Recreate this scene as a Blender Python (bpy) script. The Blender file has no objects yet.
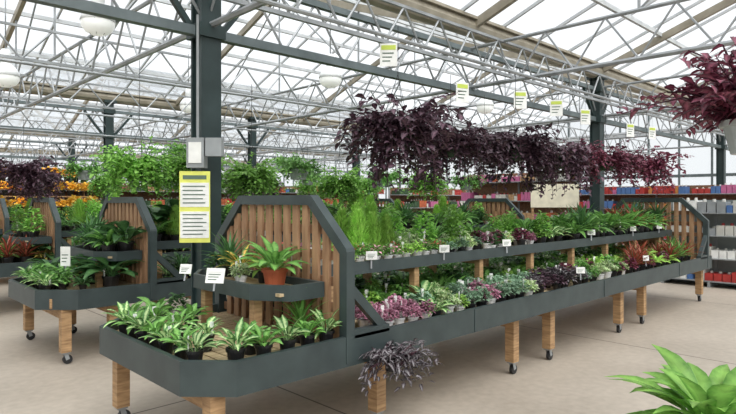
import bpy, math, random
from mathutils import Vector, Matrix
R = random.Random(7)
S = bpy.context.scene
S.view_settings.view_transform = 'Standard'
pi = math.pi

def lin(r, g, b):
    f = lambda c: ((c/255)/12.92 if c/255 <= .04045 else ((c/255+.055)/1.055)**2.4)
    return (f(r), f(g), f(b), 1)

# ---------------------------------------------------------------- materials
def base_mat(name):
    m = bpy.data.materials.new(name); m.use_nodes = True
    nt = m.node_tree
    return m, nt, nt.nodes['Principled BSDF']

def noisy(name, c1, c2, scale=5, rough=.6, metal=0, stretch=(1,1,1), bump=0, detail=4):
    m, nt, b = base_mat(name)
    tc = nt.nodes.new('ShaderNodeTexCoord'); mp = nt.nodes.new('ShaderNodeMapping')
    mp.inputs['Scale'].default_value = stretch
    n = nt.nodes.new('ShaderNodeTexNoise'); n.inputs['Scale'].default_value = scale; n.inputs['Detail'].default_value = detail
    r = nt.nodes.new('ShaderNodeValToRGB')
    r.color_ramp.elements[0].color = c1; r.color_ramp.elements[1].color = c2
    r.color_ramp.elements[0].position = .3; r.color_ramp.elements[1].position = .7
    nt.links.new(tc.outputs['Object'], mp.inputs[0]); nt.links.new(mp.outputs[0], n.inputs['Vector'])
    nt.links.new(n.outputs['Fac'], r.inputs[0]); nt.links.new(r.outputs[0], b.inputs['Base Color'])
    b.inputs['Roughness'].default_value = rough; b.inputs['Metallic'].default_value = metal
    if bump:
        bp = nt.nodes.new('ShaderNodeBump'); bp.inputs['Strength'].default_value = bump; bp.inputs['Distance'].default_value = .01
        nt.links.new(n.outputs['Fac'], bp.inputs['Height']); nt.links.new(bp.outputs[0], b.inputs['Normal'])
    return m

def leafmat(name, edge, centre, p0=.15, p1=.5, var=.3, trans=.3, rough=.42):
    """leaf coloured by distance from the midrib (uv) with blotchy variation"""
    m, nt, b = base_mat(name); N = nt.nodes; L = nt.links
    uv = N.new('ShaderNodeUVMap'); sep = N.new('ShaderNodeSeparateXYZ'); L.new(uv.outputs[0], sep.inputs[0])
    s = N.new('ShaderNodeMath'); s.operation = 'SUBTRACT'; s.inputs[1].default_value = .5; L.new(sep.outputs[0], s.inputs[0])
    a = N.new('ShaderNodeMath'); a.operation = 'ABSOLUTE'; L.new(s.outputs[0], a.inputs[0])
    tc = N.new('ShaderNodeTexCoord'); nz = N.new('ShaderNodeTexNoise'); nz.inputs['Scale'].default_value = 60
    L.new(tc.outputs['Object'], nz.inputs['Vector'])
    ad = N.new('ShaderNodeMath'); ad.operation = 'MULTIPLY_ADD'; ad.inputs[1].default_value = .5; ad.inputs[2].default_value = -.25
    L.new(nz.outputs['Fac'], ad.inputs[0])
    sm = N.new('ShaderNodeMath'); sm.operation = 'ADD'; L.new(a.outputs[0], sm.inputs[0]); L.new(ad.outputs[0], sm.inputs[1])
    r = N.new('ShaderNodeValToRGB'); r.color_ramp.elements[0].position = p0; r.color_ramp.elements[1].position = p1
    r.color_ramp.elements[0].color = centre; r.color_ramp.elements[1].color = edge
    L.new(sm.outputs[0], r.inputs[0])
    n2 = N.new('ShaderNodeTexNoise'); n2.inputs['Scale'].default_value = 14; L.new(tc.outputs['Object'], n2.inputs['Vector'])
    oi = N.new('ShaderNodeObjectInfo')
    vv = N.new('ShaderNodeMath'); vv.operation = 'ADD'; L.new(n2.outputs['Fac'], vv.inputs[0])
    o2 = N.new('ShaderNodeMath'); o2.operation = 'MULTIPLY'; o2.inputs[1].default_value = .5; L.new(oi.outputs['Random'], o2.inputs[0])
    L.new(o2.outputs[0], vv.inputs[1])
    mr = N.new('ShaderNodeMapRange'); mr.inputs[1].default_value = .4; mr.inputs[2].default_value = 1.1
    mr.inputs[3].default_value = 1-var; mr.inputs[4].default_value = 1+var*1.6; L.new(vv.outputs[0], mr.inputs[0])
    hs = N.new('ShaderNodeHueSaturation'); L.new(r.outputs[0], hs.inputs['Color']); L.new(mr.outputs[0], hs.inputs['Value'])
    hs.inputs['Saturation'].default_value = .93
    L.new(hs.outputs[0], b.inputs['Base Color']); b.inputs['Roughness'].default_value = rough
    b.inputs['Specular IOR Level'].default_value = .4
    tr = N.new('ShaderNodeBsdfTranslucent'); L.new(hs.outputs[0], tr.inputs[0])
    mx = N.new('ShaderNodeMixShader'); mx.inputs[0].default_value = trans
    L.new(b.outputs[0], mx.inputs[1]); L.new(tr.outputs[0], mx.inputs[2])
    L.new(mx.outputs[0], N['Material Output'].inputs[0])
    return m

def plain(name, c, rough=.5, metal=0):
    d = (c[0]*.8, c[1]*.8, c[2]*.8, 1)
    return noisy(name, d, c, 8, rough, metal)

M = {}
M['green_paint'] = noisy('dark_green_paint', lin(48,58,59), lin(61,72,72), 6, .45)
M['wood'] = noisy('cedar_timber', lin(140,108,76), lin(190,154,112), 7, .7, stretch=(1,1,8), bump=.2)
M['slat'] = noisy('cedar_slat', lin(132,98,72), lin(176,138,104), 6, .7, stretch=(3,3,.6), bump=.2)
M['slat_d'] = noisy('cedar_rail', lin(104,76,56), lin(144,108,80), 6, .7, stretch=(3,.6,3), bump=.2)
M['deck'] = noisy('deck_timber', lin(150,128,98), lin(206,184,148), 6, .75, stretch=(1,6,1), bump=.2)
M['steel'] = noisy('galvanised_steel', lin(132,136,138), lin(168,171,174), 4, .45, .25)
M['steel_dark'] = noisy('painted_girder', lin(88,98,100), lin(112,122,124), 4, .5, .1)
M['rafter'] = noisy('rafter_tan', lin(134,126,110), lin(162,154,138), 4, .5)
M['white_bar'] = noisy('white_glazing_bar', lin(172,176,178), lin(198,200,202), 4, .5)
M['col'] = noisy('column_paint', lin(30,46,46), lin(44,60,60), 5, .45)
M['rubber'] = noisy('caster_rubber', lin(26,26,28), lin(46,46,48), 9, .5)
M['pot_black'] = noisy('black_plastic', lin(20,20,22), lin(36,36,38), 9, .4)
M['pot_white'] = noisy('white_plastic', lin(204,204,204), lin(232,232,230), 9, .4)
M['pot_grey'] = noisy('grey_plastic', lin(150,156,158), lin(184,190,190), 9, .45)
M['pot_terra'] = noisy('terracotta', lin(150,72,44), lin(184,98,62), 9, .7)
M['pot_green'] = noisy('green_plastic', lin(40,62,40), lin(54,80,52), 9, .5)
M['soil'] = noisy('potting_soil', lin(34,24,18), lin(66,50,38), 60, .95)
M['stem'] = noisy('green_stem', lin(84,120,50), lin(110,146,70), 20, .6)
M['stem_p'] = noisy('purple_stem', lin(60,34,46), lin(86,52,64), 20, .6)
M['white'] = plain('white_card', lin(240,240,236))
M['cream'] = plain('cream_board', lin(232,224,200))
M['yellow'] = plain('yellow_card', lin(226,228,110))
M['lime'] = plain('lime_print', lin(196,212,90))
M['ink'] = plain('printed_ink', lin(90,112,96))
M['red'] = plain('red_plastic', lin(176,56,52))
M['blue'] = plain('blue_plastic', lin(80,116,170))
M['pink'] = plain('pink_plastic', lin(190,104,146))
M['orange'] = plain('orange_plastic', lin(196,130,70))
M['purple'] = plain('purple_plastic', lin(104,76,120))
M['offwh'] = plain('pale_carton', lin(200,198,190))
M['grey'] = plain('grey_metal', lin(150,154,156), .4)
M['lamp'] = plain('lamp_enamel', lin(238,240,240), .3)
m, nt, bb = base_mat('lamp_lens'); bb.inputs['Base Color'].default_value = lin(235,238,236); bb.inputs['Roughness'].default_value=.3
bb.inputs['Emission Color'].default_value=(1,.98,.94,1); bb.inputs['Emission Strength'].default_value=.3; M['lens']=m

M['l_green'] = leafmat('leaf_green', lin(70,122,50), lin(118,170,78))
M['l_bright'] = leafmat('leaf_bright', lin(116,168,58), lin(166,210,92), trans=.4)
M['l_mid'] = leafmat('leaf_mid', lin(98,154,56), lin(146,198,86), trans=.4)
M['l_dark'] = leafmat('leaf_dark', lin(44,84,46), lin(80,124,68))
M['l_varieg'] = leafmat('leaf_variegated', lin(66,120,54), lin(188,214,146), .08, .34)
M['l_cream'] = leafmat('leaf_cream', lin(216,224,178), lin(110,158,84), .1, .4)
M['l_silver'] = leafmat('leaf_silver', lin(156,186,156), lin(90,130,96), .1, .4)
M['l_purple'] = leafmat('leaf_purple', lin(54,36,47), lin(98,72,84), .05, .4, .45, .15, .42)
M['l_wine'] = leafmat('leaf_wine', lin(84,32,50), lin(130,60,82), .05, .4, .4, .2, .45)
M['l_pink'] = leafmat('leaf_pink', lin(110,84,86), lin(204,136,166), .12, .45)
M['l_red'] = leafmat('leaf_red', lin(74,78,40), lin(176,66,50), .15, .4)
M['l_zebra'] = leafmat('leaf_zebra', lin(66,56,62), lin(132,128,130), .1, .3, .3, .2)
M['l_yel'] = leafmat('leaf_croton', lin(70,110,40), lin(206,166,66), .1, .3)
M['f_red'] = leafmat('petal_red', lin(206,40,44), lin(226,90,90))
M['f_pink'] = leafmat('petal_pink', lin(226,110,160), lin(244,190,210))
M['f_yel'] = leafmat('petal_yellow', lin(240,186,30), lin(246,214,70))

def glassmat(name, k, tint):
    m, nt, b = base_mat(name); N = nt.nodes; L = nt.links
    t = N.new('ShaderNodeBsdfTransparent'); t.inputs[0].default_value = tint
    tl = N.new('ShaderNodeBsdfTranslucent'); tl.inputs[0].default_value = (.85,.88,.9,1)
    tc = N.new('ShaderNodeTexCoord'); n = N.new('ShaderNodeTexNoise'); n.inputs['Scale'].default_value = .5
    L.new(tc.outputs['Object'], n.inputs['Vector'])
    mr = N.new('ShaderNodeMapRange'); mr.inputs[3].default_value = k-.18; mr.inputs[4].default_value = k+.18
    L.new(n.outputs['Fac'], mr.inputs[0])
    mx = N.new('ShaderNodeMixShader'); L.new(mr.outputs[0], mx.inputs[0]); L.new(t.outputs[0], mx.inputs[1]); L.new(tl.outputs[0], mx.inputs[2])
    L.new(mx.outputs[0], N['Material Output'].inputs[0])
    return m
M['glazing'] = glassmat('polycarbonate_glazing', .22, (.72,.745,.77,1))

def floormat():
    m, nt, b = base_mat('concrete_floor'); N = nt.nodes; L = nt.links
    tc = N.new('ShaderNodeTexCoord')
    n1 = N.new('ShaderNodeTexNoise'); n1.inputs['Scale'].default_value = .7; n1.inputs['Detail'].default_value = 8
    n2 = N.new('ShaderNodeTexNoise'); n2.inputs['Scale'].default_value = 14; n2.inputs['Detail'].default_value = 6
    L.new(tc.outputs['Object'], n1.inputs['Vector']); L.new(tc.outputs['Object'], n2.inputs['Vector'])
    r = N.new('ShaderNodeValToRGB'); r.color_ramp.elements[0].position = .3; r.color_ramp.elements[1].position = .7
    r.color_ramp.elements[0].color = lin(154,143,130); r.color_ramp.elements[1].color = lin(192,181,167)
    ma = N.new('ShaderNodeMath'); ma.operation = 'MULTIPLY_ADD'; ma.inputs[1].default_value = .35; L.new(n2.outputs['Fac'], ma.inputs[0])
    mb = N.new('ShaderNodeMath'); mb.operation = 'MULTIPLY'; mb.inputs[1].default_value = .65; L.new(n1.outputs['Fac'], mb.inputs[0])
    L.new(mb.outputs[0], ma.inputs[2]); L.new(ma.outputs[0], r.inputs[0])
    br = N.new('ShaderNodeTexBrick'); br.offset = 0; br.inputs['Scale'].default_value = 1
    br.inputs['Brick Width'].default_value = 3.6; br.inputs['Row Height'].default_value = 5.2
    br.inputs['Mortar Size'].default_value = .01; br.inputs['Mortar Smooth'].default_value = .3
    mp = N.new('ShaderNodeMapping'); mp.inputs['Location'].default_value = (.75,.9,0); L.new(tc.outputs['Object'], mp.inputs[0])
    L.new(mp.outputs[0], br.inputs['Vector'])
    br.inputs['Mortar'].default_value = lin(92,84,76)
    L.new(r.outputs[0], br.inputs['Color1']); L.new(r.outputs[0], br.inputs['Color2'])
    L.new(br.outputs['Color'], b.inputs['Base Color']); b.inputs['Roughness'].default_value = .5
    return m
M['floor'] = floormat()
M['ground'] = noisy('outside_gravel', lin(120,124,104), lin(160,158,140), 2, .9)
M['kick'] = noisy('grey_kick_wall', lin(120,126,124), lin(150,156,154), 3, .6)

# ---------------------------------------------------------------- mesh builder
class MB:
    def __init__(s): s.v=[]; s.f=[]; s.m=[]; s.uv=[]; s.mats=[]
    def mi(s, k):
        if k not in s.mats: s.mats.append(k)
        return s.mats.index(k)
    def face(s, idx, k, uv=None):
        s.f.append(idx); s.m.append(s.mi(k)); s.uv.append(uv or [(0,0)]*len(idx))
    def frame8(s, pts, k):
        b = len(s.v); s.v += [tuple(p) for p in pts]
        for q in ((0,3,2,1),(4,5,6,7),(0,1,5,4),(1,2,6,5),(2,3,7,6),(3,0,4,7)):
            s.face([b+i for i in q], k)
    def box(s, x0,x1,y0,y1,z0,z1,k):
        s.frame8([(x0,y0,z0),(x1,y0,z0),(x1,y1,z0),(x0,y1,z0),(x0,y0,z1),(x1,y0,z1),(x1,y1,z1),(x0,y1,z1)], k)
    def beam(s, p, q, w, h, k, up=(0,0,1)):
        p=Vector(p); q=Vector(q); d=(q-p).normalized(); u=Vector(up)
        if abs(d.dot(u))>.98: u=Vector((0,1,0))
        a=d.cross(u).normalized()*w/2; c=a.cross(d).normalized()*h/2
        s.frame8([p-a-c,p+a-c,p+a+c,p-a+c,q-a-c,q+a-c,q+a+c,q-a+c], k)
    def tube(s, p, q, r1, r2, n, k, caps=True):
        p=Vector(p); q=Vector(q); d=(q-p).normalized(); u=Vector((0,0,1))
        if abs(d.dot(u))>.98: u=Vector((1,0,0))
        a=d.cross(u).normalized(); c=d.cross(a)
        b=len(s.v)
        for P,r in ((p,r1),(q,r2)):
            for i in range(n):
                t=2*pi*i/n; s.v.append(tuple(P+a*math.cos(t)*r+c*math.sin(t)*r))
        for i in range(n):
            j=(i+1)%n; s.face([b+i,b+j,b+n+j,b+n+i],k)
        if caps: s.face([b+i for i in range(n)][::-1],k); s.face([b+n+i for i in range(n)],k)
    def lathe(s, prof, n, k, c=(0,0,0)):
        b=len(s.v)
        for r,z in prof:
            for i in range(n):
                t=2*pi*i/n; s.v.append((c[0]+r*math.cos(t),c[1]+r*math.sin(t),c[2]+z))
        for j in range(len(prof)-1):
            for i in range(n):
                i2=(i+1)%n
                s.face([b+j*n+i,b+j*n+i2,b+(j+1)*n+i2,b+(j+1)*n+i],k)
    def disc(s, r, z, n, k, c=(0,0,0)):
        b=len(s.v)
        for i in range(n):
            t=2*pi*i/n; s.v.append((c[0]+r*math.cos(t),c[1]+r*math.sin(t),c[2]+z))
        s.face([b+i for i in range(n)],k)
    def leaf(s, base, az, el, L, W, droop, k, seg=4, pet=0.0, fold=.25, roll=0.0):
        x,y,z=base; ca,sa=math.cos(az),math.sin(az); b=len(s.v); st=L/seg; e=el
        for i in range(seg+1):
            t=i/seg
            if pet and t<pet: w=.003
            else:
                tt=(t-pet)/(1-pet); w=W*.5*math.sin(pi*min(1,max(.03,tt))**.8)
                if i==seg: w=.0008
            side=Vector((-sa*math.cos(roll),ca*math.cos(roll),math.sin(roll)))
            up=fold*w
            P=Vector((x,y,z))
            s.v.append(tuple(P-side*w+Vector((0,0,up)))); s.v.append(tuple(P)); s.v.append(tuple(P+side*w+Vector((0,0,up))))
            x+=ca*math.cos(e)*st; y+=sa*math.cos(e)*st; z+=math.sin(e)*st; e-=droop/seg
        for i in range(seg):
            t0=i/seg; t1=(i+1)/seg; o=b+i*3
            s.face([o,o+1,o+4,o+3],k,[(0,t0),(.5,t0),(.5,t1),(0,t1)])
            s.face([o+1,o+2,o+5,o+4],k,[(.5,t0),(1,t0),(1,t1),(.5,t1)])
    def pot(s, r, h, k, z=0, n=14):
        s.lathe([(0,z),(r*.72,z),(r*.93,z+h*.82),(r*1.04,z+h*.82),(r*1.06,z+h),(r*.94,z+h),(r*.9,z+h*.85)],n,k)
        s.disc(r*.93,z+h*.87,n,'soil')
    def tag(s, r, h, a=.6):
        """white plant label stuck in the pot"""
        x,y=r*.75*math.cos(a),r*.75*math.sin(a)
        s.box(x-.002,x+.002,y-.009,y+.009,h*.8,h+.05,'white')
        s.box(x-.002,x+.002,y-.014,y+.014,h+.05,h+.085,'white')
    def mesh(s, name, smooth=False):
        me=bpy.data.meshes.new(name); me.from_pydata(s.v,[],s.f)
        for k in s.mats: me.materials.append(M[k])
        me.polygons.foreach_set('material_index',s.m)
        ul=me.uv_layers.new(name='UVMap'); flat=[]
        for u in s.uv:
            for a in u: flat+= [a[0],a[1]]
        ul.data.foreach_set('uv',flat)
        if smooth: me.polygons.foreach_set('use_smooth',[True]*len(me.polygons))
        me.update(); return me
    def obj(s, name, parent=None, loc=(0,0,0), smooth=False):
        return add(s.mesh(name,smooth),name,loc,0,1,parent)

def add(me, name, loc=(0,0,0), rz=0, sc=1, parent=None):
    o=bpy.data.objects.new(name,me); S.collection.objects.link(o)
    o.location=loc; o.rotation_euler=(0,0,rz); o.scale=(sc,sc,sc)
    if parent: o.parent=parent
    return o
def empty(name, loc=(0,0,0)):
    o=bpy.data.objects.new(name,None); o.empty_display_size=.1; o.location=loc; S.collection.objects.link(o); return o

# ---------------------------------------------------------------- room shell
X0,X1=-8.0,22.0
BAY=9.3; G=[4.85-BAY+i*BAY for i in range(5)]   # gutter lines
YA,YB=G[0],G[-1]
GZ,RZ=4.05,5.95
b=MB(); b.box(X0,X1,YA,YB,-.1,0,'floor'); b.obj('floor')
b=MB(); b.box(-80,100,-80,120,-.16,-.11,'ground'); b.obj('ground_outside')

roof=empty('ceiling')
b=MB()
for i in range(4):
    ya,yb=G[i],G[i+1]; ym=(ya+yb)/2
    n=len(b.v); b.v+=[(X0,ya,GZ+.12),(X1,ya,GZ+.12),(X1,ym,RZ),(X0,ym,RZ),(X1,yb,GZ+.12),(X0,yb,GZ+.12)]
    b.face([n,n+1,n+2,n+3],'glazing'); b.face([n+3,n+2,n+4,n+5],'glazing')
b.obj('roof_glazing',roof)
b=MB()
for i in range(4):
    ya,yb=G[i],G[i+1]; ym=(ya+yb)/2
    for (p,q) in ((ya,ym),(yb,ym)):
        x=X0
        while x<=X1:                      # glazing bars up the slope
            b.beam((x,p,GZ+.09),(x,q,RZ-.03),.035,.045,'white_bar'); x+=1.025
        for t in (.25,.5,.75):            # purlins
            y=p+(q-p)*t; z=GZ+.06+(RZ-GZ-.09)*t
            b.beam((X0,y,z-.04),(X1,y,z-.04),.05,.07,'white_bar')
    b.beam((X0,ym,RZ-.06),(X1,ym,RZ-.06),.09,.12,'white_bar')
b.obj('glazing_bars',roof)
b=MB()
for g in G:
    b.tube((X0,g,GZ),(X1,g,GZ),.13,.13,12,'rafter')
    b.box(X0,X1,g-.16,g+.16,GZ+.08,GZ+.12,'rafter')
b.obj('gutters',roof)

TX=[2.6+4.1*i for i in range(-2,5)]
def truss_y(b, x, ya, yb):
    ym=(ya+yb)/2; zb=3.2
    b.tube((x,ya,zb),(x,yb,zb),.03,.03,6,'steel')
    b.beam((x,ya,GZ),(x,ym,RZ-.2),.07,.12,'rafter'); b.beam((x,yb,GZ),(x,ym,RZ-.2),.07,.12,'rafter')
    b.tube((x,ya,zb+.55),(x,yb,zb+.55),.024,.024,6,'steel')
    n=12; st=(yb-ya)/n
    for j in range(n):
        y=ya+j*st
        b.tube((x,y,zb),(x,y+st/2,zb+.55),.013,.013,5,'steel',False); b.tube((x,y+st/2,zb+.55),(x,y+st,zb),.013,.013,5,'steel',False)
    for t in (.25,.5,.75):
        y=ya+(yb-ya)*t; zt=GZ+(RZ-.2-GZ)*(1-abs(t-.5)*2)
        b.tube((x,y,zb+.55),(x,y,zt),.018,.018,5,'steel',False)
    b.tube((x,ya+(yb-ya)*.25,zb+.55),(x,ym,RZ-.25),.015,.015,5,'steel',False)
    b.tube((x,yb-(yb-ya)*.25,zb+.55),(x,ym,RZ-.25),.015,.015,5,'steel',False)
b=MB()
for i in range(4):
    for x in TX: truss_y(b,x,G[i],G[i+1])
b.obj('cross_trusses',roof)
def girder_x(b, y, zb, zt, step, k1, k2, w=.07):
    b.beam((X0,y,zb),(X1,y,zb),w,w,k1); b.beam((X0,y,zt),(X1,y,zt),w*.8,w*.8,k1)
    x=X0
    while x<X1-.1:
        b.tube((x,y,zb),(x+step/2,y,zt),.014,.014,5,k2,False); b.tube((x+step/2,y,zt),(x+step,y,zb),.014,.014,5,k2,False); x+=step
b=MB()
for g in G: girder_x(b,g,3.14,3.72,.82,'steel_dark','steel',.085)
for i in range(1,4):
    girder_x(b,G[i]+3.1,3.32,3.72,.7,'steel','steel',.035); girder_x(b,G[i]+6.2,3.32,3.72,.7,'steel','steel',.035)
girder_x(b,4.3,3.3,3.75,.62,'steel','steel',.04)
b.obj('girders',roof)
b=MB()
for y in (3.45,.64,6.75,10.0,13.1): b.tube((X0,y,3.02),(X1,y,3.02),.018,.018,6,'steel',False)
for y in (3.45,.64,6.75,10.0,13.1):
    for x in TX: b.tube((x,y,3.02),(x,y,3.2),.01,.01,5,'steel',False)
b.obj('hanging_pipes',roof)

def gable(name, x):
    b=MB()
    for i in range(4):
        ya,yb=G[i],G[i+1]; ym=(ya+yb)/2; n=len(b.v)
        b.v+=[(x,ya,.9),(x,yb,.9),(x,yb,GZ+.1),(x,ym,RZ),(x,ya,GZ+.1)]; b.face([n,n+1,n+2,n+3,n+4],'glazing')
        for j in range(9):
            y=ya+j*BAY/9; zt=GZ+(RZ-GZ)*(1-abs((y-ym)/(BAY/2)))
            b.box(x-.03,x+.03,y-.03,y+.03,.9,zt,'steel_dark')
    b.box(x-.04,x+.04,YA,YB,2.4,2.5,'steel_dark'); b.box(x-.05,x+.05,YA,YB,GZ-.05,GZ+.1,'white_bar')
    b.box(x-.08,x+.08,YA,YB,0,.9,'kick'); b.obj(name)
gable('wall_right',X1); gable('wall_left',X0)
def side(name, y):
    b=MB(); n=len(b.v)
    b.v+=[(X0,y,.9),(X1,y,.9),(X1,y,GZ),(X0,y,GZ)]; b.face([n,n+1,n+2,n+3],'glazing')
    x=X0
    while x<=X1: b.box(x-.03,x+.03,y-.03,y+.03,.9,GZ,'steel_dark'); x+=1.0
    b.box(X0,X1,y-.04,y+.04,2.4,2.5,'steel_dark'); b.box(X0,X1,y-.08,y+.08,0,.9,'kick'); b.obj(name)
side('wall_back',YB); side('wall_front',YA)

def column(x,y,w=.2):
    b=MB(); h=w/2
    b.box(-h,h,-h,-h+.025,0,GZ-.1,'col'); b.box(-h,h,h-.025,h,0,GZ-.1,'col')
    b.box(-h+.03,h-.03,-h+.02,h-.02,0,GZ-.1,'col')
    b.box(-h-.06,h+.06,-h-.06,h+.06,0,.02,'col')
    b.box(-h-.03,h+.03,-h-.03,h+.03,3.08,3.2,'col'); b.box(-h-.03,h+.03,-h-.03,h+.03,3.66,3.78,'col')
    for sg in (-1,1): b.beam((sg*h,0,3.1),(sg*.55,0,3.68),.05,.05,'col')
    b.box(-h-.05,h+.05,-h-.05,h+.05,GZ-.14,GZ-.08,'col')
    b.obj('steel_column',None,(x,y,0))
column(2.6,4.85); column(10.8,4.85); column(-5.6,4.85); column(19,4.85)
for x in (1.04,5.04,9.03,13.1,17.2): column(x,G[2],.18)
for x in (3,7,11,15): column(x,G[3],.18)

# ---------------------------------------------------------------- benches
def lip(b, poly, z0, z1, t, k):
    n=len(poly)
    inner=[]
    for i in range(n):
        p=Vector(poly[i]); a=Vector(poly[i-1]); q=Vector(poly[(i+1)%n])
        d1=(p-a).normalized(); d2=(q-p).normalized()
        n1=Vector((-d1.y,d1.x)); n2=Vector((-d2.y,d2.x)); m=(n1+n2).normalized()
        inner.append(p+m*(t/max(.3,m.dot(n1))))
    s=len(b.v)
    for z in (z0,z1):
        for p in poly: b.v.append((p[0],p[1],z))
        for p in inner: b.v.append((p[0],p[1],z))
    for i in range(n):
        j=(i+1)%n
        o0,o1=s+i,s+j; i0,i1=s+n+i,s+n+j; O0,O1=s+2*n+i,s+2*n+j; I0,I1=s+3*n+i,s+3*n+j
        b.face([o0,o1,O1,O0],k); b.face([O0,O1,I1,I0],k); b.face([i1,i0,I0,I1],k); b.face([o1,o0,i0,i1],k)

def panel(b, X, y0, y1, sgn=1, zt=1.6):
    pr=[(y0+.03,.56),(y0+.03,1.27),(y0+.38,zt),(y1-.38,zt),(y1-.03,1.27),(y1-.03,.56)]
    for i in range(5):
        b.beam((X,pr[i][0],pr[i][1]),(X,pr[i+1][0],pr[i+1][1]),.07,.07,'green_paint',up=(1,0,0))
    for p in pr[1:5]: b.tube((X-.036,p[0],p[1]),(X+.036,p[0],p[1]),.036,.036,10,'green_paint')
    top=lambda y: zt if min(y-y0,y1-y)>.38 else 1.27+(zt-1.27)*(min(y-y0,y1-y)-.03)/.35
    y=y0+.12
    while y<y1-.08:
        b.box(X-.012,X+.012,y-.032,y+.032,.67,top(y)-.03,'slat'); y+=.112
    z=.72
    while z<zt-.05:
        ins=.05 if z<1.25 else .05+(z-1.25)*1.06
        b.box(X+.012,X+.03,y0+ins,y1-ins,z-.03,z+.03,'slat_d'); z+=.17
    for yy in (y0+.03,y1-.03):
        b.beam((X,yy,1.05),(X+sgn*.32,yy,.74),.05,.06,'green_paint')
        b.box(min(X,X+sgn*.36),max(X,X+sgn*.36),yy-.03,yy+.03,.71,.76,'green_paint')

def bench(x0,x1,y0,y1,legs,c=.22,shelf=True,c2=None):
    E=empty('plant_display_bench')
    cc=c2 or c
    poly=[(x0,y0+c),(x0+cc,y0),(x1-c,y0),(x1,y0+c),(x1,y1-c),(x1-c,y1),(x0+cc,y1),(x0,y1-c)]
    b=MB(); lip(b,poly,.54,.73,.035,'green_paint')
    x=x0+2.4
    while x<x1-.5:
        b.box(x-.02,x+.02,y0-.006,y0+.0,.545,.725,'green_paint'); x+=2.4
    b.obj('edge_board',E)
    b=MB(); x=x0+.045
    while x<x1-.08:
        d=min(x-x0,x1-x); ins=max(0,c-d)*1.0+.04
        b.box(x,x+.068,y0+ins,y1-ins,.645,.665,'deck'); x+=.08
    for y in (y0+.2,(y0+y1)/2,y1-.2): b.box(x0+.1,x1-.1,y-.02,y+.02,.55,.645,'wood')
    b.obj('deck',E)
    b=MB()
    for X in legs:
        for y in (y0+.16,y1-.16):
            b.box(X-.045,X+.045,y-.045,y+.045,.12,.645,'wood')
        b.box(X-.02,X+.02,y0+.2,y1-.2,.43,.53,'wood')
    b.obj('legs',E)
    b=MB()
    for X in legs:
        for y in (y0+.16,y1-.16):
            b.box(X-.035,X+.035,y-.035,y+.035,.105,.12,'grey')
            for s2 in (-.02,.02): b.beam((X,y+s2,.11),(X+.02,y+s2,.045),.035,.005,'grey',up=(0,1,0))
            b.tube((X+.02,y-.015,.045),(X+.02,y+.015,.045),.044,.044,14,'rubber')
    b.obj('casters',E)
    pa,pb=x0+1.04,x1-.4
    b=MB(); panel(b,pa,y0,y1,1); panel(b,pb,y0,y1,-1); b.obj('end_panels',E)
    ya,yb=y0+.5,y1-.45
    b=MB()
    lip(b,[(pa+.05,ya),(pb-.05,ya),(pb-.05,yb),(pa+.05,yb)],1.03,1.125,.03,'green_paint')
    y=ya+.04
    while y<yb-.06: b.box(pa+.08,pb-.08,y,y+.07,1.06,1.08,'deck'); y+=.085
    x=pa+.3
    while x<pb-.1:
        for yy in (ya+.06,yb-.06): b.box(x-.03,x+.03,yy-.03,yy+.03,.665,1.06,'wood')
        b.box(x-.02,x+.02,ya+.08,yb-.08,.98,1.06,'wood'); x+=.95
    b.obj('upper_shelf',E)
    b=MB(); sx=x0+.58
    lip(b,[(sx,y0+.45),(sx+.16,y0+.22),(pa-.03,y0+.22),(pa-.03,y1-.22),(sx+.16,y1-.22),(sx,y1-.45)],.96,1.06,.03,'green_paint')
    y=y0+.26
    while y<y1-.3:
        ins=.1 if (y<y0+.45 or y>y1-.5) else .035
        b.box(sx+ins,pa-.04,y,y+.065,.99,1.01,'deck'); y+=.08
    for yy in (y0+.5,y1-.5): b.box(sx+.05,sx+.11,yy-.03,yy+.03,.665,.99,'wood')
    b.obj('step_shelf',E)
    return E
bench(1.41,10.3,2.70,4.35,[1.58,2.85,4.6,5.27,6.95,7.67,10.02])
bench(1.52,10.3,5.9,7.55,[1.75,2.2,3.2,4.6,5.3,7,7.7,10.0],.3)
bench(1.5,10.3,9.1,10.75,[1.75,3.2,4.6,5.3,7,7.7,10.0],.3)
bench(1.5,12.3,12.2,13.85,[1.75,3.2,4.6,5.3,7,7.7,10.0,12],.3)

# ---------------------------------------------------------------- plants
def p_broad(seed, lk, pk='pot_black', n=16, L=.2, W=.065, pr=.052, ph=.09, upr=(.5,1.35), droop=1.3):
    r=random.Random(seed); b=MB(); b.pot(pr,ph,pk)
    if seed%2: b.tag(pr,ph,r.uniform(0,6))
    for i in range(n):
        az=2.4*i+r.uniform(-.3,.3); t=i/n
        el=upr[0]+(upr[1]-upr[0])*t+r.uniform(-.1,.1); l=L*r.uniform(.7,1.1)
        b.leaf((.012*math.cos(az),.012*math.sin(az),ph*.85),az,el,l,W*r.uniform(.75,1.1),droop*r.uniform(.7,1.2),lk,7,.28,.3,r.uniform(-.3,.3))
    return b.mesh('potted_'+lk)
def p_fern(seed, lk, pk='pot_black', n=20, L=.24):
    r=random.Random(seed); b=MB(); b.pot(.055,.09,pk)
    for i in range(n):
        az=2.4*i+r.uniform(-.3,.3); e=r.uniform(.5,1.4); l=L*r.uniform(.7,1.1); dr=r.uniform(1,1.8)
        x=y=0; z=.08; sg=12
        for j in range(sg):
            x+=math.cos(az)*math.cos(e)*l/sg; y+=math.sin(az)*math.cos(e)*l/sg; z+=math.sin(e)*l/sg; e-=dr/sg
            pl=.045*math.sin(pi*(j+1.5)/(sg+2))
            for s in (-1,1): b.leaf((x,y,z),az+s*1.2,e*.4+.1,pl,.013,.4,lk,2)
    return b.mesh('fern')
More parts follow.
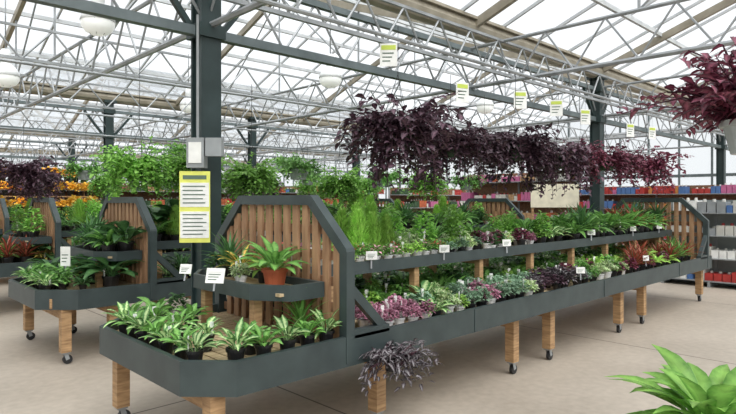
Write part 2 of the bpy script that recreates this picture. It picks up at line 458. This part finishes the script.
def p_bush(seed, lk, pk='pot_black', n=110, rad=.1, ls=.04, hh=.09, pr=.052, ph=.09, fl=None):
    r=random.Random(seed); b=MB(); b.pot(pr,ph,pk)
    if seed%2: b.tag(pr,ph+.04,r.uniform(0,6))
    for i in range(n):
        az=r.uniform(0,2*pi); el=math.asin(r.uniform(-.05,1)); q=rad*r.uniform(.45,1)
        x=q*math.cos(el)*math.cos(az); y=q*math.cos(el)*math.sin(az); z=ph+.01+hh*math.sin(el)*r.uniform(.6,1.1)
        l=ls*r.uniform(.7,1.3)
        kk=lk
        if fl and r.random()<.3 and el>.4: kk=fl
        b.leaf((x*.75,y*.75,z),az+r.uniform(-.8,.8),r.uniform(-.2,.9),l,l*.6,.9,kk,3,0,.2,r.uniform(-.4,.4))
    return b.mesh('bush_'+lk)
def p_sword(seed, lk, pk='pot_black', n=26, L=.28, W=.028, spread=.4, droop=.9):
    r=random.Random(seed); b=MB(); b.pot(.06,.1,pk)
    for i in range(n):
        az=2.4*i; el=spread+(1.5-spread)*i/n+r.uniform(-.1,.1)
        b.leaf((0,0,.085+.04*i/n),az,el,L*r.uniform(.8,1.05),W,droop*r.uniform(.6,1.2),lk,5,0,.4)
    return b.mesh('sword_'+lk)
def p_cyp(seed, lk='l_bright', H=.36, rad=.11, pk='pot_black'):
    r=random.Random(seed); b=MB(); b.pot(.06,.1,pk)
    b.tube((0,0,.08),(0,0,.08+H*.9),.006,.002,5,'stem')
    for i in range(800):
        t=r.random()**1.1; az=r.uniform(0,2*pi); q=rad*(1-t)**.55*r.uniform(.3,1)
        b.leaf((q*math.cos(az),q*math.sin(az),.1+H*t*.85),az,r.uniform(.7,1.4),.06*r.uniform(.7,1.2),.014,.2,lk,2)
    return b.mesh('cypress')
def p_basket(seed, lk, pk='pot_green', sh=60, L=.46, ls=.075, lw=.55, pr=.14, el=(.0,1.4), stem='stem_p', chain=.8, grav=2.6, n=15, join=.42):
    """hanging basket: origin at the pot rim"""
    r=random.Random(seed); b=MB(); b.pot(pr,.15 if pr>.1 else .09,pk,-.15 if pr>.1 else -.09,20)
    for s in range(sh):
        az=r.uniform(0,2*pi); e=r.uniform(*el); l=L*r.uniform(.45,1.15); q=pr*r.uniform(.2,.9)
        x,y,z=q*math.cos(az),q*math.sin(az),-.01; g=grav*r.uniform(.4,1.3); px,py,pz=x,y,z
        for j in range(n):
            x+=math.cos(az)*math.cos(e)*l/n; y+=math.sin(az)*math.cos(e)*l/n; z+=math.sin(e)*l/n
            e=max(-1.5,e-g/n); az+=r.uniform(-.08,.08)
            if j%5==4: b.tube((px,py,pz),(x,y,z),.0035,.0035,4,stem,False); px,py,pz=x,y,z
            k=ls*r.uniform(.6,1.25)
            b.leaf((x,y,z),az+r.uniform(-1.6,1.6),r.uniform(-.6,.8),k,k*lw,r.uniform(.5,1.3),lk,3,0,.25,r.uniform(-.6,.6))
    for i in range(3):
        t=2*pi*i/3+.3; b.tube((pr*math.cos(t),pr*math.sin(t),0),(0,0,join),.0025,.0025,4,'pot_black',False)
    b.tube((0,0,join),(0,0,chain),.003,.003,5,'pot_black',False)
    return b.mesh('hanging_'+lk)

PM={
 'dief':[p_broad(i,'l_varieg') for i in range(3)],
 'fdief':[p_broad(200+i,'l_varieg',n=17,L=.175,W=.05,upr=(.65,1.5),droop=1.3,pr=.052,ph=.1) for i in range(4)],
 'fphil':[p_broad(210+i,'l_green',n=18,L=.175,W=.048,upr=(.65,1.5),droop=1.3,pr=.052,ph=.1) for i in range(4)],
 'dief_g':[p_broad(10+i,'l_green',n=18) for i in range(3)],
 'aglo':[p_broad(20+i,'l_dark',n=20,L=.22,W=.07) for i in range(2)],
 'lily':[p_broad(30+i,'l_green',n=28,L=.3,W=.06,pr=.07,ph=.11) for i in range(2)],
 'monstera':[p_broad(40+i,'l_dark',n=18,L=.42,W=.15,pr=.09,ph=.14,upr=(.5,1.4),droop=1.5) for i in range(2)],
 'bright':[p_broad(50+i,'l_bright',n=18,L=.2,W=.06) for i in range(2)],
 'dterra':[p_broad(60,'l_green','pot_terra',n=26,L=.3,W=.075,pr=.085,ph=.13,upr=(.5,1.5),droop=1.3)],
 'fern':[p_fern(i,'l_bright') for i in range(2)],
 'fern_d':[p_fern(5+i,'l_green') for i in range(2)],
 'b_pink':[p_bush(i,'l_pink','pot_white',140) for i in range(2)],
 'b_purple':[p_bush(10+i,'l_purple','pot_black',130,.12,.05) for i in range(2)],
 'b_wine':[p_bush(15+i,'l_wine','pot_black',130,.11,.05,.12) for i in range(2)],
 'b_zebra':[p_bush(20+i,'l_zebra','pot_black',150,.12,.05) for i in range(2)],
 'b_cream':[p_bush(30+i,'l_cream','pot_white',130,.11,.045) for i in range(2)],
 'b_silver':[p_bush(40+i,'l_silver','pot_black',140,.11,.04) for i in range(2)],
 'b_green':[p_bush(50+i,'l_green','pot_black',150,.11,.045,.12) for i in range(2)],
 'b_dark':[p_bush(60+i,'l_dark','pot_white',130,.1,.045,.12) for i in range(2)],
 'b_tall':[p_bush(65+i,'l_mid','pot_black',230,.13,.05,.27,.06,.1) for i in range(2)],
 'b_bright':[p_bush(70+i,'l_bright','pot_white',130,.1,.04,.1) for i in range(2)],
 'fl_red':[p_bush(80+i,'l_green','pot_white',130,.09,.04,.1,fl='f_red') for i in range(2)],
 'fl_pink':[p_bush(85+i,'l_green','pot_white',130,.09,.04,.1,fl='f_pink') for i in range(2)],
 'fl_yel':[p_bush(88,'f_yel','pot_black',140,.12,.06,.12)],
 's_red':[p_sword(i,'l_red') for i in range(2)],
 's_yel':[p_broad(90+i,'l_yel',n=22,L=.24,W=.05) for i in range(2)],
 's_green':[p_sword(5+i,'l_green') for i in range(2)],
 's_dark':[p_sword(8+i,'l_dark',L=.34,n=34) for i in range(2)],
 'cyp':[p_cyp(i) for i in range(2)],
}
NAMES={'dief':'potted_dieffenbachia','fdief':'potted_dieffenbachia','fphil':'potted_philodendron','dief_g':'potted_philodendron','aglo':'potted_aglaonema','lily':'potted_peace_lily','monstera':'potted_monstera',
'bright':'potted_pothos','dterra':'potted_rubber_plant','fern':'potted_fern','fern_d':'potted_fern','b_pink':'potted_fittonia','b_purple':'potted_purple_heart','b_zebra':'potted_tradescantia',
'b_cream':'potted_ivy','b_silver':'potted_pilea','b_green':'potted_peperomia','b_dark':'potted_ficus','b_bright':'potted_baby_tears','fl_red':'potted_red_begonia','fl_pink':'potted_pink_begonia',
's_red':'potted_bromeliad','s_yel':'potted_croton','s_green':'potted_spider_plant','s_dark':'potted_dracaena','cyp':'potted_lemon_cypress'}
def one(kind,x,y,z,sc=1):
    return add(R.choice(PM[kind]),NAMES[kind],(x,y,z),R.uniform(0,6.28),sc)
def grp(name, kinds, x0,x1,y0,y1,z,sp=.19,sc=(.9,1.15),skip=.05,spy=None):
    E=empty(name); spy=spy or sp
    ny=max(1,round((y1-y0)/spy)); nx=max(1,round((x1-x0)/sp))
    for i in range(nx):
        for j in range(ny):
            if R.random()<skip: continue
            x=x0+(i+.5)*(x1-x0)/nx+R.uniform(-.02,.02); y=y0+(j+.5)*(y1-y0)/ny+R.uniform(-.015,.015)
            k=R.choice(kinds); add(R.choice(PM[k]),'pot_and_foliage',(x,y,z),R.uniform(0,6.28),R.uniform(*sc),E)
    return E
DZ,SZ,EZ=.666,1.081,1.011
for x,y,k in [(1.53,2.98,'fdief'),(1.53,3.15,'fphil'),(1.52,3.32,'fdief'),(1.53,3.49,'fphil'),(1.52,3.66,'fdief'),(1.53,3.83,'fphil'),(1.54,4.0,'fdief'),(1.64,4.15,'fphil'),
              (1.70,2.83,'fdief'),(1.87,2.81,'fphil'),(2.04,2.81,'fdief'),(2.2,2.82,'fphil'),(2.35,2.82,'fdief'),(1.74,3.25,'fdief'),(1.73,3.6,'fphil'),(1.74,3.97,'fphil'),(1.84,4.2,'dief_g'),
              (1.9,3.0,'fphil'),(2.02,4.22,'b_dark'),(2.3,3.02,'s_green'),(1.92,3.8,'fphil')]:
    one(k,x,y,DZ,R.uniform(.88,1.08))
one('dterra',2.22,3.2,EZ,1.0); one('b_cream',2.08,3.4,EZ,.8); one('bright',2.3,3.45,EZ,1.0); one('s_yel',2.25,3.68,EZ,1.0); one('b_dark',2.12,3.8,EZ,.9); one('s_dark',2.3,3.92,EZ,.9)
# front strip of row 1
A=2.77; B=3.17
grp('potted_fittonia_group',['b_pink'],2.75,3.4,A,B,DZ,.135,(.75,.95),0)
grp('potted_ivy_group',['b_cream','b_bright','b_silver','dief','b_cream'],3.4,4.0,A,B,DZ,.15,(.8,1.2),0)
grp('potted_pilea_group',['b_silver','b_silver','b_cream','b_silver','b_pink'],4.0,4.9,A,B,DZ,.155,(.8,1.15))
grp('potted_tradescantia_group',['b_zebra','b_zebra','b_purple','b_silver'],4.9,6.0,A,B,DZ,.16,(.8,1.15))
grp('potted_peperomia_group',['b_green','b_silver','b_bright','b_cream','b_wine'],6.0,7.2,A,B,DZ,.17,(.8,1.2))
grp('potted_bromeliad_group',['s_red','s_red','b_wine','bright','b_pink'],7.2,8.7,A,B,DZ,.18,(.9,1.15))
grp('potted_spider_plant_group',['s_green','bright','s_red','s_green'],8.7,9.75,A,B,DZ,.19,(.9,1.15))
grp('shaded_potted_plant_group',['b_dark','dief_g','b_green','dief_g','b_bright','b_cream'],2.6,9.8,3.24,3.9,DZ,.18,(.9,1.1),.03)
grp('potted_foliage_group',['b_green','b_dark'],2.6,9.8,3.93,4.28,DZ,.2)
# upper shelf of row 1
A=3.24; B=3.86
grp('potted_pink_begonia_group',['fl_pink','b_pink','b_bright','fl_red'],2.6,3.2,A,B,SZ,.15,(.7,.95))
grp('potted_lemon_cypress_group',['cyp'],3.2,3.75,A+.2,B,SZ,.18,(.85,1.2),0)
grp('potted_begonia_group',['fl_red','b_bright','fl_pink'],3.2,4.2,A,A+.2,SZ,.13,(.65,.85))
grp('potted_ficus_group',['b_tall','fern','b_green','s_green','b_cream'],3.75,4.8,A+.2,B,SZ,.16,(.85,1.2))
grp('potted_baby_tears_group',['b_bright','b_cream','b_dark','b_silver','fl_pink'],4.2,5.1,A,A+.2,SZ,.13,(.65,.85))
grp('potted_purple_heart_group',['b_purple','b_wine','b_pink','b_cream','fl_red'],4.8,5.9,A,A+.3,SZ,.15,(.75,1.0))
grp('potted_schefflera_group',['b_tall','lily','fern_d','b_dark'],4.8,5.9,A+.3,B,SZ,.18,(.85,1.15))
grp('potted_aglaonema_group',['dief_g','lily','b_tall','dief'],5.9,6.9,A,B,SZ,.19,(.9,1.2))
grp('potted_peace_lily_group',['lily','aglo','s_dark','lily','dief'],6.9,8.4,A,B,SZ,.2,(1,1.3))
grp('potted_dracaena_group',['s_dark','s_red','s_yel','lily','s_red'],8.4,9.75,A,B,SZ,.2,(1.05,1.35))
add(p_basket(77,'l_zebra','pot_black',60,.26,.065,.42,.06,(-.2,1.3),'stem_p',.1,2.6,9,.09),'hanging_tradescantia',(2.72,2.58,.58),0,1.05)
for (ya,tall) in ((5.9,0),(9.1,0),(12.2,1)):
    xe=10 if not tall else 11.8
    if ya==5.9:
        grp('potted_monstera_group',['monstera','lily','aglo','monstera'],1.8,2.4,ya+.2,ya+1.5,DZ,.24,(.75,1.05),.05)
        grp('potted_dieffenbachia_group',['dief','fphil','b_green','fdief'],1.6,1.85,ya+.35,ya+1.3,DZ,.15,(.8,1.1))
        grp('potted_aglaonema_group',['aglo','lily','monstera','s_dark'],2.15,2.5,ya+.3,ya+1.35,EZ,.22,(.85,1.15))
    else:
        grp('potted_croton_group',['s_yel','lily','monstera','s_red'],1.6,2.5,ya+.12,ya+1.5,DZ,.24,(.9,1.3),.1)
        grp('potted_croton_group',['s_yel','s_red','lily','b_tall'],2.15,2.5,ya+.3,ya+1.35,EZ,.24,(1,1.4))
    grp('potted_foliage_group',['lily','aglo','s_dark','monstera','bright','dief'],2.75,xe-.3,ya+.08,ya+.48,DZ,.22,(.7,1.1))
    grp('potted_foliage_group',['lily','aglo','fern','s_dark','cyp','b_tall','monstera','s_green','fern_d','b_tall','b_cream','fl_pink','fl_red'],2.75,xe-.3,ya+.52,ya+1.15,SZ,.22,(.85,1.4))
    grp('potted_foliage_group',['lily','aglo','s_dark'],2.75,xe-.3,ya+1.22,ya+1.55,DZ,.3,(.9,1.3))

# hanging baskets
HP=[p_basket(100+i,'l_purple',sh=110,L=.5,ls=.08,lw=.62,chain=.8,el=(-.6,1.5),grav=2.6,n=15) for i in range(3)]
HW=[p_basket(110+i,'l_wine',sh=90,L=.46,ls=.075,lw=.62,chain=.8,el=(-.6,1.5),grav=2.6,n=14) for i in range(2)]
HG=[p_basket(120+i,'l_mid',sh=170,L=.36,ls=.058,chain=1.1,el=(-.5,1.5),stem='stem',lw=.8,grav=2.4,n=11) for i in range(2)]
HD=[p_basket(130+i,'l_green',sh=100,L=.32,ls=.07,chain=1.1,el=(.1,1.5),stem='stem',pk='pot_grey',pr=.15,n=9,lw=.5,grav=2) for i in range(2)]
for x,z,k,s in [(3.70,2.24,HP[0],1.12),(4.45,2.14,HP[1],.85),(5.62,2.2,HP[0],1.05),(5.02,2.2,HP[2],.62),(6.6,2.14,HP[2],.98),(7.2,2.22,HW[1],.66),(7.95,2.16,HW[0],1.0),(8.65,2.2,HW[1],.7),(9.45,2.16,HW[0],1.1)]:
    add(k,'hanging_purple_basket',(x,3.45,z),R.uniform(0,6),s)
for x,z,k,s in ((2.76,1.99,0,1.15),(3.44,2.0,0,1.15),(4.3,1.92,0,1.15),(5.1,2.05,1,1),(5.9,1.86,0,1.1),(6.9,1.97,1,1),(8.0,1.93,0,1.05),(9.2,1.95,1,1)):
    add((HD if k else HG)[R.randint(0,1)],'hanging_green_basket',(x,6.75,z),R.uniform(0,6),s)
for i,x in enumerate((1.5,2.3,3.2,4.8,6.2,7.8,9.6)): add((HG[1],HP[1],HD[0],HD[1],HP[0],HD[0],HG[1])[i],'hanging_foliage_basket',(x,10.0,1.98+.05*(i%3)),R.uniform(0,6),1)
for i,x in enumerate((2,3.3,4.6,6,7.4,8.8,10.2,11.6,13)): add((HD[0],HP[1],HG[0],HD[1])[i%4],'hanging_foliage_basket',(x,13.1,1.98),R.uniform(0,6),1)
add(HD[0],'hanging_foliage_basket',(5.75,7.9,2.22),1,.85); add(HD[1],'hanging_foliage_basket',(3.9,7.9,2.3),1,.8)
add(p_basket(140,'l_wine',sh=120,L=.42,ls=.07,lw=.55,chain=1.1,el=(.6,1.57),pk='pot_grey',grav=1.2,pr=.14),'hanging_wine_basket',(3.06,.64,1.96),0,1)

# near plant bottom right on a small table
b=MB(); lip(b,[(1.6,.15),(2.3,.15),(2.3,.85),(1.6,.85)],.66,.76,.03,'green_paint')
for i in range(8): b.box(1.64+i*.08,1.71+i*.08,.18,.82,.69,.71,'deck')
for x in (1.68,2.22):
    for y in (.23,.77): b.box(x-.04,x+.04,y-.04,y+.04,0,.69,'wood')
b.obj('plant_display_table')
add(p_broad(150,'l_mid','pot_white',n=60,L=.33,W=.085,pr=.12,ph=.16,upr=(.3,1.4),droop=1.4),'potted_pothos',(2.05,.55,.711),.5,1.0)

# ---------------------------------------------------------------- signs, lamps, boxes
def card(name, x,y,z,w,h,rz,face='white',stick=None,band='lime',tilt=0):
    b=MB(); b.box(-w/2,w/2,-.003,.003,-h/2,h/2,face)
    b.box(-w*.42,w*.42,-.005,-.003,h*.22,h*.42,band)
    for i in range(3): b.box(-w*.36,w*.3-.1*w*i,-.005,-.003,h*(.1-.17*i),h*(.04-.17*i)+h*.01,'ink')
    if stick=='up': b.tube((0,0,h/2),(0,0,3.02-z),.002,.002,4,'steel')
    elif stick: b.box(-.006,.006,.003,.009,-h/2-stick,h/2-.02,'steel')
    o=b.obj(name,None,(x,y,z)); o.rotation_euler=(tilt,0,rz); return o
rz0=math.radians(-44)
for x,z in [(3.58,2.86),(4.64,2.67),(5.72,2.73),(6.55,2.73),(7.33,2.7),(8.82,2.65),(9.7,2.68)]:
    card('hanging_price_tag',x,3.45,z,.15,.2,rz0+R.uniform(-.5,.5),'white','up')
for x,y,z in [(4.0,3.17,1.17),(5.0,3.17,1.17),(6.9,3.17,1.2),(8.2,3.17,1.2),(5.8,2.78,.86),(7.6,2.78,.86),(3.1,3.17,1.17),(9.2,3.17,1.2)]:
    card('shelf_price_sign',x,y,z,.09,.065,rz0+R.uniform(-.3,.3),'white',.07,'white',R.uniform(-.2,.1))
card('shelf_price_sign',1.9,3.42,1.1,.13,.1,rz0-.2,'white',.05,'white',-.3)
card('shelf_price_sign',1.93,3.9,1.1,.09,.07,rz0-.2,'white',.05,'white',-.3)
card('shelf_price_sign',1.85,6.4,1.02,.1,.2,rz0,'white',.3,'white')
b=MB(); b.box(-.13,.13,-.006,.006,-.31,.31,'yellow'); b.box(-.122,.122,-.009,-.006,.0,.21,'white'); b.box(-.122,.122,-.009,-.006,-.27,-.04,'white')
for i in range(5): b.box(-.1,.09-.02*(i%2),-.012,-.009,.175-i*.036,.184-i*.036,'ink')
for i in range(6): b.box(-.1,.1-.03*(i%2),-.012,-.009,-.07-i*.034,-.062-i*.034,'ink')
b.box(-.1,.1,-.009,-.006,.24,.275,'ink')
o=b.obj('information_sign',None,(2.37,4.62,1.54)); o.rotation_euler=(0,0,rz0+.1)
b=MB(); b.box(-.13,.02,-.06,.06,-.14,.12,'grey'); b.box(-.11,0,-.068,-.06,-.1,.08,'white'); b.box(.03,.17,-.05,.05,-.04,.12,'grey')
b.tube((-.05,0,.12),(-.05,0,1.2),.012,.012,8,'grey')
o=b.obj('electrical_control_box',None,(2.44,4.6,2.02)); o.rotation_euler=(0,0,rz0)
b=MB(); b.box(-.42,.42,-.01,.01,1.47,1.88,'cream')
for s in (-.38,.38): b.box(s-.02,s+.02,.01,.04,0,1.88,'wood'); b.box(s-.03,s+.03,-.2,.2,0,.04,'wood')
o=b.obj('cream_sign_board',None,(9.25,4.9,0)); o.rotation_euler=(0,0,rz0)

def lamp(x,y,z,s=1):
    b=MB()
    b.lathe([(0,.34),(.05,.34),(.075,.3),(.075,.17),(.06,.14),(.13,.08),(.18,.0),(.195,-.06),(.185,-.065)],24,'lamp')
    b.lathe([(.185,-.06),(.18,-.12),(.14,-.18),(.07,-.215),(0,-.22)],24,'lens')
    b.tube((0,0,.34),(0,0,.34+max(.3,min(1.2,5-z))),.01,.01,6,'steel')
    for a in range(6):
        t=a*pi/3; b.beam((.19*math.cos(t),.19*math.sin(t),-.06),(.08*math.cos(t),.08*math.sin(t),-.222),.006,.006,'steel')
    add(b.mesh('lamp',True),'high_bay_lamp',(x,y,z),0,s)
lamp(2.38,7.02,3.75); lamp(6.15,7.27,3.68); lamp(2.03,9.86,3.5); lamp(6.1,12.2,3.8); lamp(10.5,7.2,3.7)

def rack(name,length,H=2.3,depth=.45,cols=('red','blue','pink','offwh','purple','slat_d','orange','pot_green'),seed=1,levels=5):
    r=random.Random(seed); b=MB()
    for xx in (0,length/2,length):
        b.box(xx-.025,xx+.025,-.02,.02,0,H,'grey'); b.box(xx-.02,xx+.02,-depth,0,0,.1,'grey')
    b.box(0,length,0,.01,0,H,'slat_d' if seed!=4 else 'kick')
    for l in range(levels):
        z=.12+l*(H-.35)/(levels-1) ; b.box(0,length,-depth,0,z-.02,z,'grey'); x=.05
        while x<length-.15:
            k=r.choice(cols); rep=r.randint(1,4); w=r.uniform(.08,.16); h=r.uniform(.14,.28)
            if r.random()<.15: x+=w
            for _ in range(rep):
                if x>length-.15: break
                b.box(x,x+w*.9,-depth+.04,-.06,z,z+h*.8,k); b.tube((x+w*.45,-depth/2,z+h*.8),(x+w*.45,-depth/2,z+h),w*.22,w*.16,8,'offwh' if k!='offwh' else 'red'); x+=w
    return b.obj(name)
def place(o,x,y,rz): o.location=(x,y,0); o.rotation_euler=(0,0,rz)
place(rack('garden_product_shelf',3.2,2.3,cols=('wood','red','pink','purple','pot_terra','offwh','red'),seed=2),13.2,9.6,-pi/2)
place(rack('garden_product_shelf',5.2,2.0,seed=3,cols=('red','blue','pink','offwh','red','blue','orange')),17.2,8.6,-pi/2)
place(rack('garden_product_shelf',1.6,1.6,seed=4,cols=('white','offwh','grey','offwh','pot_black','red','blue'),levels=4),12.2,4.0,-pi/2)
place(rack('garden_product_shelf',6,2.0,seed=5,cols=('pot_green','slat_d','pot_terra','red','offwh','pink')),13,12.5,0)
place(rack('garden_product_shelf',8,2.1,seed=6,cols=('pot_green','pot_terra','wood','slat_d','pot_green')),1,17.5,0)
place(rack('garden_product_shelf',8,2.1,seed=7,cols=('pot_green','pot_terra','red','offwh','blue')),9.5,17.5,0)
E=empty('yellow_flower_stand'); b=MB()
for i,z in enumerate((.9,1.3,1.7,2.05)):
    b.box(2.3,5.2,15.0+.3*i,15.3+.3*i,z-.03,z,'wood')
    for x in (2.35,3.75,5.15): b.box(x-.03,x+.03,15.2+.3*i,15.26+.3*i,0,z-.03,'wood')
b.obj('stand',E)
for i,z in enumerate((.9,1.3,1.7,2.05)):
    for j in range(14): add(PM['fl_yel'][0],'marigold_pot',(2.42+.205*j,15.15+.3*i,z),R.uniform(0,6),R.uniform(1.3,1.8),E)

# ---------------------------------------------------------------- light & camera
w=bpy.data.worlds.new('World'); S.world=w; w.use_nodes=True; nt=w.node_tree; bg=nt.nodes['Background']
tc=nt.nodes.new('ShaderNodeTexCoord')
nz=nt.nodes.new('ShaderNodeTexNoise'); nz.inputs['Scale'].default_value=3; nt.links.new(tc.outputs['Generated'],nz.inputs['Vector'])
rp=nt.nodes.new('ShaderNodeValToRGB'); rp.color_ramp.elements[0].color=lin(224,227,232); rp.color_ramp.elements[1].color=lin(248,247,245)
nt.links.new(nz.outputs['Fac'],rp.inputs[0]); nt.links.new(rp.outputs[0],bg.inputs[0]); bg.inputs[1].default_value=1.5
sun=bpy.data.lights.new('sun','SUN'); sun.energy=6.4; sun.angle=math.radians(55); sun.color=(1,.965,.91)
so=bpy.data.objects.new('sun',sun); S.collection.objects.link(so); so.rotation_euler=(math.radians(36),math.radians(-16),0); so.location=(0,0,20)
cam=bpy.data.cameras.new('camera'); co=bpy.data.objects.new('camera',cam); S.collection.objects.link(co)
co.location=(0,0,1.6); co.rotation_euler=(pi/2,0,math.radians(-44)); cam.lens=27.98; cam.sensor_width=36; cam.shift_y=-7/736
cam.clip_start=.05; cam.clip_end=300
S.camera=co
